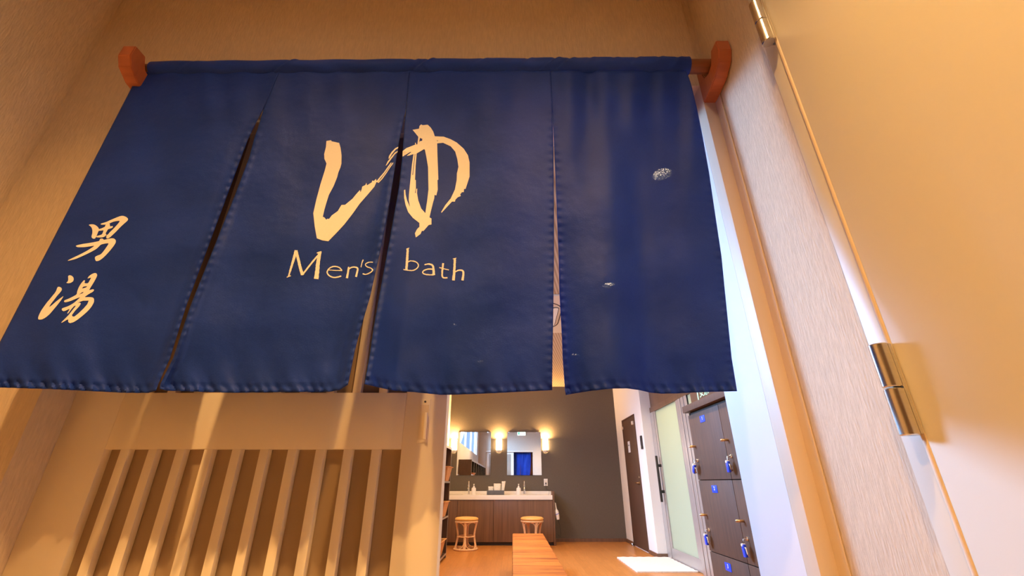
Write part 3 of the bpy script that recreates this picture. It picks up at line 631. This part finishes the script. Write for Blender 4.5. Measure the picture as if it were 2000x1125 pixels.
# mirrors
mr = empty('wall_mirror', (-.783, 9.25, 1.137), 'left frameless wall mirror reflecting a window and shelving', 'mirror', 'frameless mirrors on the back wall')
MB().box(-1.117, -.448, 9.246, 9.256, 1.137, 1.944).build('glass', M['mirror'], mr)
for x, z in ((-1.09,1.142),(-.50,1.937),(-.80,1.139)): MB().box(x-.02, x+.02, 9.241, 9.258, z-.009, z+.009, .002).build('clip', M['chrome'], mr)
mr2 = empty('wall_mirror', (.223, 9.25, 1.137), 'right frameless wall mirror reflecting the blue curtain in the doorway', 'mirror', 'frameless mirrors on the back wall')
MB().box(-.118, .564, 9.246, 9.250, 1.137, 1.944).build('glass', M['mirror'], mr2)
for x, z in ((-.07,1.937),(.50,1.937)): MB().box(x-.02, x+.02, 9.236, 9.246, z-.009, z+.009, .002).build('clip', M['chrome'], mr2)
mr2.rotation_euler[2] = math.radians(-.62)

# sconces
def sconce(x, label):
    o = empty('wall_sconce', (x, 9.25, 1.55), label, 'wall lamp', 'lit opal wall lamps on the back wall')
    t = bmesh.new(); rings = []; n = 18
    for (z, s_) in ((1.600,1),(1.62,1),(1.80,1),(1.805,.97)):
        rings.append([t.verts.new((x+.056*s_*math.cos(PI+PI*k/n), 9.252+.085*s_*math.sin(PI+PI*k/n), z)) for k in range(n+1)])
    for A, B in zip(rings, rings[1:]):
        for k in range(n): t.faces.new((A[k], A[k+1], B[k+1], B[k]))
    t.faces.new(rings[0]); t.faces.new(rings[-1])
    mb = MB(); mb.add(t); mb.build('shade', M['sconce'], o)
    mb = MB(); rings = []; t = bmesh.new()
    for (z, s_) in ((1.599,1),(1.58,.95),(1.563,.75),(1.553,.45),(1.550,.05)):
        rings.append([t.verts.new((x+.056*s_*math.cos(PI+PI*k/n), 9.252+.085*s_*math.sin(PI+PI*k/n), z)) for k in range(n+1)])
    for A, B in zip(rings, rings[1:]):
        for k in range(n): t.faces.new((A[k], A[k+1], B[k+1], B[k]))
    mb.add(t); mb.build('base_cap', M['white'], o)
    MB().box(x-.05, x+.05, 9.25, 9.259, 1.57, 1.80, .002).build('wall_plate', M['lamp_frame'], o)
for x in (-1.19, -.284, .655): light('sconce_bulb', 'AREA', (x, 9.208, 1.812), 24, (1, .56, .20), rot=(PI, 0, 0), shape='DISK', size=.07)
sconce(-1.19, 'lit opal wall lamp left of the left mirror')
sconce(-.284, 'lit opal wall lamp between the two mirrors')
sconce(.655, 'lit opal wall lamp right of the right mirror')

# hair dryer
hd = empty('hair_dryer', (.79, 8.80, .50), 'white hair dryer hanging nose down at the right end of the washstand', 'hair dryer')
MB().tube([(.768,8.78,.665),(.775,8.77,.60),(.782,8.76,.55)], [.012,.014,.018], 12).build('handle', M['white'], hd)
MB().tube([(.778,8.76,.565),(.785,8.76,.53),(.792,8.76,.485),(.797,8.76,.465)], [.018,.036,.038,.034], 18).build('barrel', M['white'], hd)
MB().tube([(.797,8.76,.466),(.802,8.76,.43),(.806,8.76,.40)], [.035,.033,.026], 18).build('nozzle', M['ac_white'], hd)
MB().tube([(.791,8.76,.492),(.7935,8.76,.484)], .0392, 18).build('band', M['blue'], hd)
MB().tube([(.81,8.77,.40),(.84,8.79,.30),(.85,8.80,.18),(.84,8.80,.12),(.80,8.80,.16)], .004, 8).build('cable', M['black'], hd)
MB().tube([(.75,8.79,.68),(.768,8.78,.672)], .006, 8).build('hook', M['chrome'], hd)

# ------------------------------------------------------------------ rattan stools
def stool(x, y, rz, label):
    o = empty('rattan_stool', (x, y, 0), label, 'stool', 'rattan stools at the washstand')
    Rt, Rm, Rb, H = .178, .135, .180, .475
    def rr(z): # waisted outline
        f = z/.42; return Rm+(Rb-Rm)*max(0, (1-f*1.9))**1.6+(Rt-Rm)*max(0, (f*1.9-.9))**1.5
    def P(a, r_, z): return Vector((x+r_*math.cos(a+rz), y+r_*math.sin(a+rz), z))
    MB().lathe([(0,.425),(.165,.425),(.190,.432),(.196,.446),(.190,.462),(.165,.473),(.10,.480),(0,.482)], (x,y,0), 40).build('seat', M['cushion'], o)
    MB().tube([P(2*PI*k/40, .180, .410) for k in range(40)], .014, 10, True).build('top_ring', M['cane'], o)
    MB().tube([P(2*PI*k/40, .142, .195) for k in range(40)], .009, 8, True).build('middle_ring', M['cane'], o)
    MB().tube([P(2*PI*k/40, .186, .016) for k in range(40)], .016, 10, True).build('base_ring', M['cane'], o)
    for q in range(4):
        a0 = q*PI/2; mb = MB()
        for da in (-.085, .085):
            mb.tube([P(a0+da, rr(z)-.004, z) for z in [.02+.385*i/16 for i in range(17)]], .010, 8)
        mb.tube([P(a0, rr(z)+.006, z) for z in [.02+.385*i/16 for i in range(17)]], .010, 8)
        mb.build('leg', M['cane'], o)
        for sgn, zt, z_ in ((1,.395,-1), (-1,.395,-1), (1,.03,1), (-1,.03,1)):
            pts = []
            for i in range(9):
                f = i/8*PI/2; a = a0+sgn*(.12+.45*(1-math.cos(f))); z = zt+z_*.075*(1-math.sin(f)); pts.append(P(a, rr(z)-.004, z))
            MB().tube(pts, .007, 8).build('curved_brace', M['cane'], o)
stool(-.778, 8.20, -PI/2-.03, 'rattan stool with ochre seat standing before the left basin')
stool(.322, 8.26, -PI/2+.42, 'rattan stool with ochre seat half hidden behind the end of the bench')

# ------------------------------------------------------------------ bench
bn = empty('long_bench', (.19, 4.9, 0), 'long orange wooden bench with crosswise grain in the middle of the floor', 'bench')
t = bmesh.new(); ny = 90; rows = []
for i in range(ny+1):
    y = 3.35+(6.42-3.35)*i/ny; wv = .0025*math.sin(i*1.9)+.0015*math.sin(i*.7)
    rows.append([t.verts.new((xx, y, zz)) for xx, zz in ((-.006+wv*.5,.345),(-.006+wv*.5,.392),(0+wv*.4,.400),(.383+wv,.400),(.391+wv,.392),(.391+wv,.345))])
for A, B in zip(rows, rows[1:]):
    for k in range(6): t.faces.new((A[k], A[(k+1) % 6], B[(k+1) % 6], B[k]))
t.faces.new(rows[0]); t.faces.new(rows[-1][::-1])
mb = MB(); mb.add(t); mb.build('seat', M['bench'], bn)
for y in (3.55, 6.0): MB().box(.02, .365, y, y+.07, 0, .344, .004).build('leg', M['bench'], bn)
MB().box(.17, .215, 3.62, 6.0, .12, .17, .003).build('stretcher', M['bench'], bn)

# bath mat
t = bmesh.new(); n1, n2 = 44, 30; g = []
for i in range(n1+1):
    g.append([t.verts.new((1.515+.745*j/n2+.004*math.sin(i*1.3), 6.22+1.135*i/n1+.004*math.sin(j*1.7), .016+.002*math.sin(i*1.1)*math.sin(j*1.3))) for j in range(n2+1)])
for i in range(n1):
    for j in range(n2): t.faces.new((g[i][j], g[i][j+1], g[i+1][j+1], g[i+1][j]))
ext = bmesh.ops.extrude_face_region(t, geom=t.faces[:]); 
for e in ext['geom']:
    if isinstance(e, bmesh.types.BMVert): e.co.z = .001
mb = MB(); mb.add(t); tag(mb.build('bath_mat', M['mat']), 'cream rectangular bath mat on the floor before the glass door', 'mat')

# ------------------------------------------------------------------ lockers
XL = 1.568
lk = empty('locker_cabinet', (1.92, 2.75, 0), 'dark brown locker bank with blue number plates along the right side', 'lockers')
YF, CW = 4.0, .617
MB().box(XL+.022, 2.262, YF-4*CW, YF-.006, 0, 1.545).build('body', M['brown_lam'], lk)
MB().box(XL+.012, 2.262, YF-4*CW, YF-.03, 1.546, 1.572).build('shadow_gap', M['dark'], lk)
MB().box(XL-.03, 2.262, YF-4*CW, YF+.03, 1.573, 1.628, .002).build('cornice', M['brown_lam'], lk)
ROWS = ((1.024, 1.545), (.509, 1.018), (.03, .503))
nums = {(0,0): '1', (0,1): '2', (0,2): '3', (1,0): '4', (1,1): '5', (1,2): '6'}
for c in range(4):
    ya, yb_ = YF-CW*c-.003, YF-CW*(c+1)+.003
    for r_, (za, zb) in enumerate(ROWS):
        d = MB().box(XL, XL+.020, yb_, ya, za, zb, .0015).build('locker_door', M['brown_lam'], lk)
        if c > 1: continue
        zh = za+(zb-za)*.50
        yh = ya-.055
        MB().tube([(XL,yh-.028,zh),(XL-.022,yh-.028,zh),(XL-.028,yh-.022,zh),(XL-.028,yh+.022,zh),(XL-.022,yh+.028,zh),(XL,yh+.028,zh)] if False else [(XL,yh,zh),(XL-.026,yh,zh),(XL-.038,yh+.004,zh),(XL-.043,yh+.016,zh)], .009, 12).build('handle', M['brass'], d)
        MB().lathe([(0,0),(.013,0),(.013,.006),(.010,.010),(0,.011)], (XL, ya-.062, za+.150), 18, Matrix.Rotation(-PI/2, 4, 'Y')).build('lock', M['chrome'], d)
        yp = ya-.297 if c == 0 else ya-.43
        pl = MB().box(XL-.003, XL-.0003, yp-.048, yp+.048, zb-.088, zb-.036, .001).build('number_plate', M['plate_blue'], d)
        if c == 0: text_mesh(nums[(c, r_)], .036, FACE_LEFT, (XL-.0036, yp, zb-.059), 'number', M['white'], pl, bold=.0006)
def key(c, r_, tilt, label):
    ya = YF-CW*c-.003; za = ROWS[r_][0]; y, z = ya-.058, za+.118; x = XL-.035
    o = empty('locker_key', (XL-.01, y, z), label, 'key', 'locker keys on blue wristband tags')
    R = Matrix.Translation((x, y, z)) @ Matrix.Rotation(tilt, 4, 'X')
    mb = MB(); mb.box(-.010, .010, -.017, .017, -.075, .0, .006, R); mb.build('blue_tag', M['blue'], o)
    mb = MB(); t = bmesh.new(); mb.lathe([(0,-.013),(.009,-.013),(.009,-.010),(.009,.010),(0,.013)], (0,0,0), 14, R @ Matrix.Translation((0,0,-.004)) @ Matrix.Rotation(PI/2, 4, 'Y')); t.free(); mb.build('rivet', M['white'], o)
    MB().tube([(XL-.011, y-.004, z+.032), (x+.004, y-.004, z+.030), (x+.002, y-.002, z+.004)], .004, 8).build('key_shank', M['chrome'], o)
    mb = MB()
    mb.tube([R @ Vector(q) for q in ((0, -.016, -.020), (0, -.026, -.022), (.002, -.028, -.055), (.013, -.018, -.064), (.015, 0, -.066), (.013, .018, -.064), (.002, .028, -.055), (0, .026, -.022), (0, .016, -.020))], .0042, 8)
    mb.build('wristband', M['trim'] if r_ else M['brass'], o)
    mb = MB()
    if r_ == 0: mb.tube([R @ Vector((.012+.0*k, .030+.022*math.cos(k*.5), -.035+.014*math.sin(k*.5))) for k in range(13)], .0035, 8)
    if r_ == 0: mb.build('band_coil', M['brass'], o)
key(0, 0, .5, 'blue-tagged key hanging askew from the far top locker door')
key(1, 0, 0, 'blue-tagged key hanging from the near top locker door')
key(0, 1, 0, 'blue-tagged key hanging from the far middle locker door')
key(1, 1, -.1, 'blue-tagged key with cream band on the near middle locker door')
# sign board on top of the lockers
sb = empty('sign_board', (1.62, 3.35, 1.63), 'dark brown board with green characters standing on top of the lockers', 'sign')
MB().box(1.60, 1.622, 2.70, 3.955, 1.629, 1.98, .002).build('board', M['sign_brown'], sb)
MB().box(1.5975, 1.5998, 3.775, 3.795, 1.635, 1.93).build('green_line', M['sign_green'], sb)
text_mesh('安原の湯', .098, FACE_LEFT, (1.5992, 3.56, 1.70), 'green_lettering', M['sign_green'], sb, bold=.001)
text_mesh('やすらぎの湯', .042, FACE_LEFT, (1.5992, 3.62, 1.79), 'small_tan_lettering', M['sign_tan'], sb)

# ------------------------------------------------------------------ shelf unit on the left with baskets
sh = empty('shelf_unit', (-1.18, 4.4, 0), 'long dark open shelf unit with light edges along the left wall', 'shelves')
XS = -.985
mb = MB(); mb.box(-1.295, XS-.004, 7.38, 7.40, 0, 1.49); mb.box(-1.295, XS-.004, 1.6, 1.62, 0, 1.49); mb.box(-1.295, XS-.004, 1.6, 7.40, 1.49, 1.51); mb.build('carcass', M['brown_lam'], sh)
mb = MB(); mb.box(-1.297, -1.285, 1.62, 7.38, 0, 1.49); mb.build('back_panel', M['dark'], sh)
for z in (.06, .55, 1.02): MB().box(-1.285, XS-.002, 1.62, 7.38, z-.02, z, .001).build('shelf', M['brown_lam'], sh)
for i in range(1, 8): MB().box(-1.285, XS-.002, 1.6+i*.725-.009, 1.6+i*.725+.009, 0, 1.49).build('divider', M['dark'], sh)
mb = MB(); mb.box(XS-.002, XS+.002, 1.6, 7.40, 1.478, 1.512)
for z in (.06, .55, 1.02): mb.box(XS-.0015, XS+.0015, 1.6, 7.40, z-.022, z+.002)
for i in range(9): mb.box(XS-.002, XS+.001, 1.6+i*.725-.011*(i > 0)-.0, 1.6+i*.725+.011*(i < 8), 0, 1.49)
mb.build('light_edging', M['alu'], sh)
def basket(y, z, w_, h, label, out_=.05):
    t = bmesh.new(); rings = []
    def ring(w2, d2, zz, cx):
        return [t.verts.new((cx+a*d2/2, y+b_*w2/2, zz)) for a, b_ in ((-1,-1),(-.33,-1.02),(.33,-1.02),(1,-1),(1.03,-.33),(1.03,.33),(1,1),(.33,1.02),(-.33,1.02),(-1,1),(-1.03,.33),(-1.03,-.33))]
    cx = XS-.15+out_
    for f in (0, .25, .5, .75, .93): rings.append(ring(w_*(.62+.38*f), .24*(.72+.28*f), z+.002+h*f, cx))
    rings.append(ring(w_*1.07, .272, z+h*.97, cx)); rings.append(ring(w_*1.07, .272, z+h, cx)); rings.append(ring(w_*.93, .215, z+h*.97, cx)); rings.append(ring(w_*.60, .15, z+.008, cx))
    for A, B in zip(rings, rings[1:]):
        for k in range(12): t.faces.new((A[k], A[(k+1) % 12], B[(k+1) % 12], B[k]))
    t.faces.new(rings[0]); t.faces.new(rings[-1])
    mb = MB(); mb.add(t); return tag(mb.build('wicker_basket', M['wicker']), label, 'basket', 'wicker baskets on the dark shelves')
basket(7.02, 1.021, .50, .20, 'flared orange wicker basket on the upper shelf end, left edge of the washstand', .07)
basket(7.02, .551, .50, .20, 'orange wicker basket on the middle shelf end nearest the washstand', .05)
basket(7.02, .061, .50, .20, 'orange wicker basket on the bottom shelf end nearest the washstand', .03)

# ------------------------------------------------------------------ ceiling unit, lamps, exit sign
ac = empty('ceiling_air_conditioner', (.10, 4.93, 2.87), 'square white ceiling air conditioner glimpsed through the curtain slit', 'air conditioner')
MB().box(-.515, .715, 4.30, 5.57, 2.845, 2.8695, .01).build('fascia', M['ac_white'], ac)
def rrect(cx, cy, hw, hh, rad, n=8):
    P = []
    for q, (sx, sy) in enumerate(((1,1),(-1,1),(-1,-1),(1,-1))):
        for k in range(n+1):
            a = q*PI/2+k/n*PI/2; P.append((cx+sx*(hw-rad)+rad*math.cos(a), cy+sy*(hh-rad)+rad*math.sin(a)))
    return P
mb = MB(); P_ = rrect(.10, 4.935, .47, .47, .25); mb.tube([(x, y, 2.8445) for x, y in P_], .006, 6, True); mb.build('air_slot', M['dark'], ac)
mb = MB(); P_ = rrect(.10, 4.935, .34, .36, .05); mb.prism(P_, 'z', 2.834, 2.8448); mb.build('intake_grille', M['white'], ac)
for (cx, cy, a, b_) in ((.10,4.535,.25,.03), (.10,5.335,.25,.03), (-.30,4.935,.03,.30), (.495,4.935,.035,.31)):
    mb = MB(); P_ = rrect(cx, cy, a, b_, .028, 5); mb.prism(P_, 'z', 2.836, 2.8448); mb.build('flap', M['white'], ac)
    MB().tube([(x, y, 2.838) for x, y in P_], .004, 6, True).build('flap_edge', M['dark'], ac)
def downlight(x, y, z, label, grp):
    o = empty('downlight', (x, y, z), label, 'ceiling light', grp)
    MB().lathe([(.060,-.001),(.060,-.037),(.064,-.039),(.072,-.037),(.074,-.001)], (x,y,z), 28).build('trim_ring', M['lamp_frame'], o)
    MB().lathe([(0,-.002),(.059,-.002),(.059,-.0035),(0,-.0035)], (x,y,z), 24).build('lens', M['lens'], o)
names = ['right ceiling downlight nearest the doorway, a bright glint through the plain curtain panel', 'second right-hand ceiling downlight, a faint glint low in the plain curtain panel', 'right ceiling downlight nearest the washstand', 'left ceiling downlight beside the air conditioner', 'left ceiling downlight nearest the washstand']
for (x, y), nm in zip(ROOM_LAMPS, names): downlight(x, y, 2.87, nm, 'downlights of the changing room')
downlight(.20, .03, 2.75, 'entrance ceiling downlight above the viewer, right one', 'downlights of the entrance')
downlight(-.70, .03, 2.75, 'entrance ceiling downlight above the viewer, left one', 'downlights of the entrance')
ex = empty('exit_sign', (.15, 1.19, 2.71), 'lit white and green exit sign above the doorway, seen in the right mirror', 'exit sign')
MB().box(-.01, .31, 1.161, 1.20, 2.64, 2.79, .004).build('housing', M['lamp_frame'], ex)
MB().box(.0, .30, 1.20, 1.203, 2.65, 2.78).build('lit_panel', M['exit'], ex)
MB().box(.02, .08, 1.2031, 1.204, 2.67, 2.76).build('green_pictogram', M['exit_green'], ex)
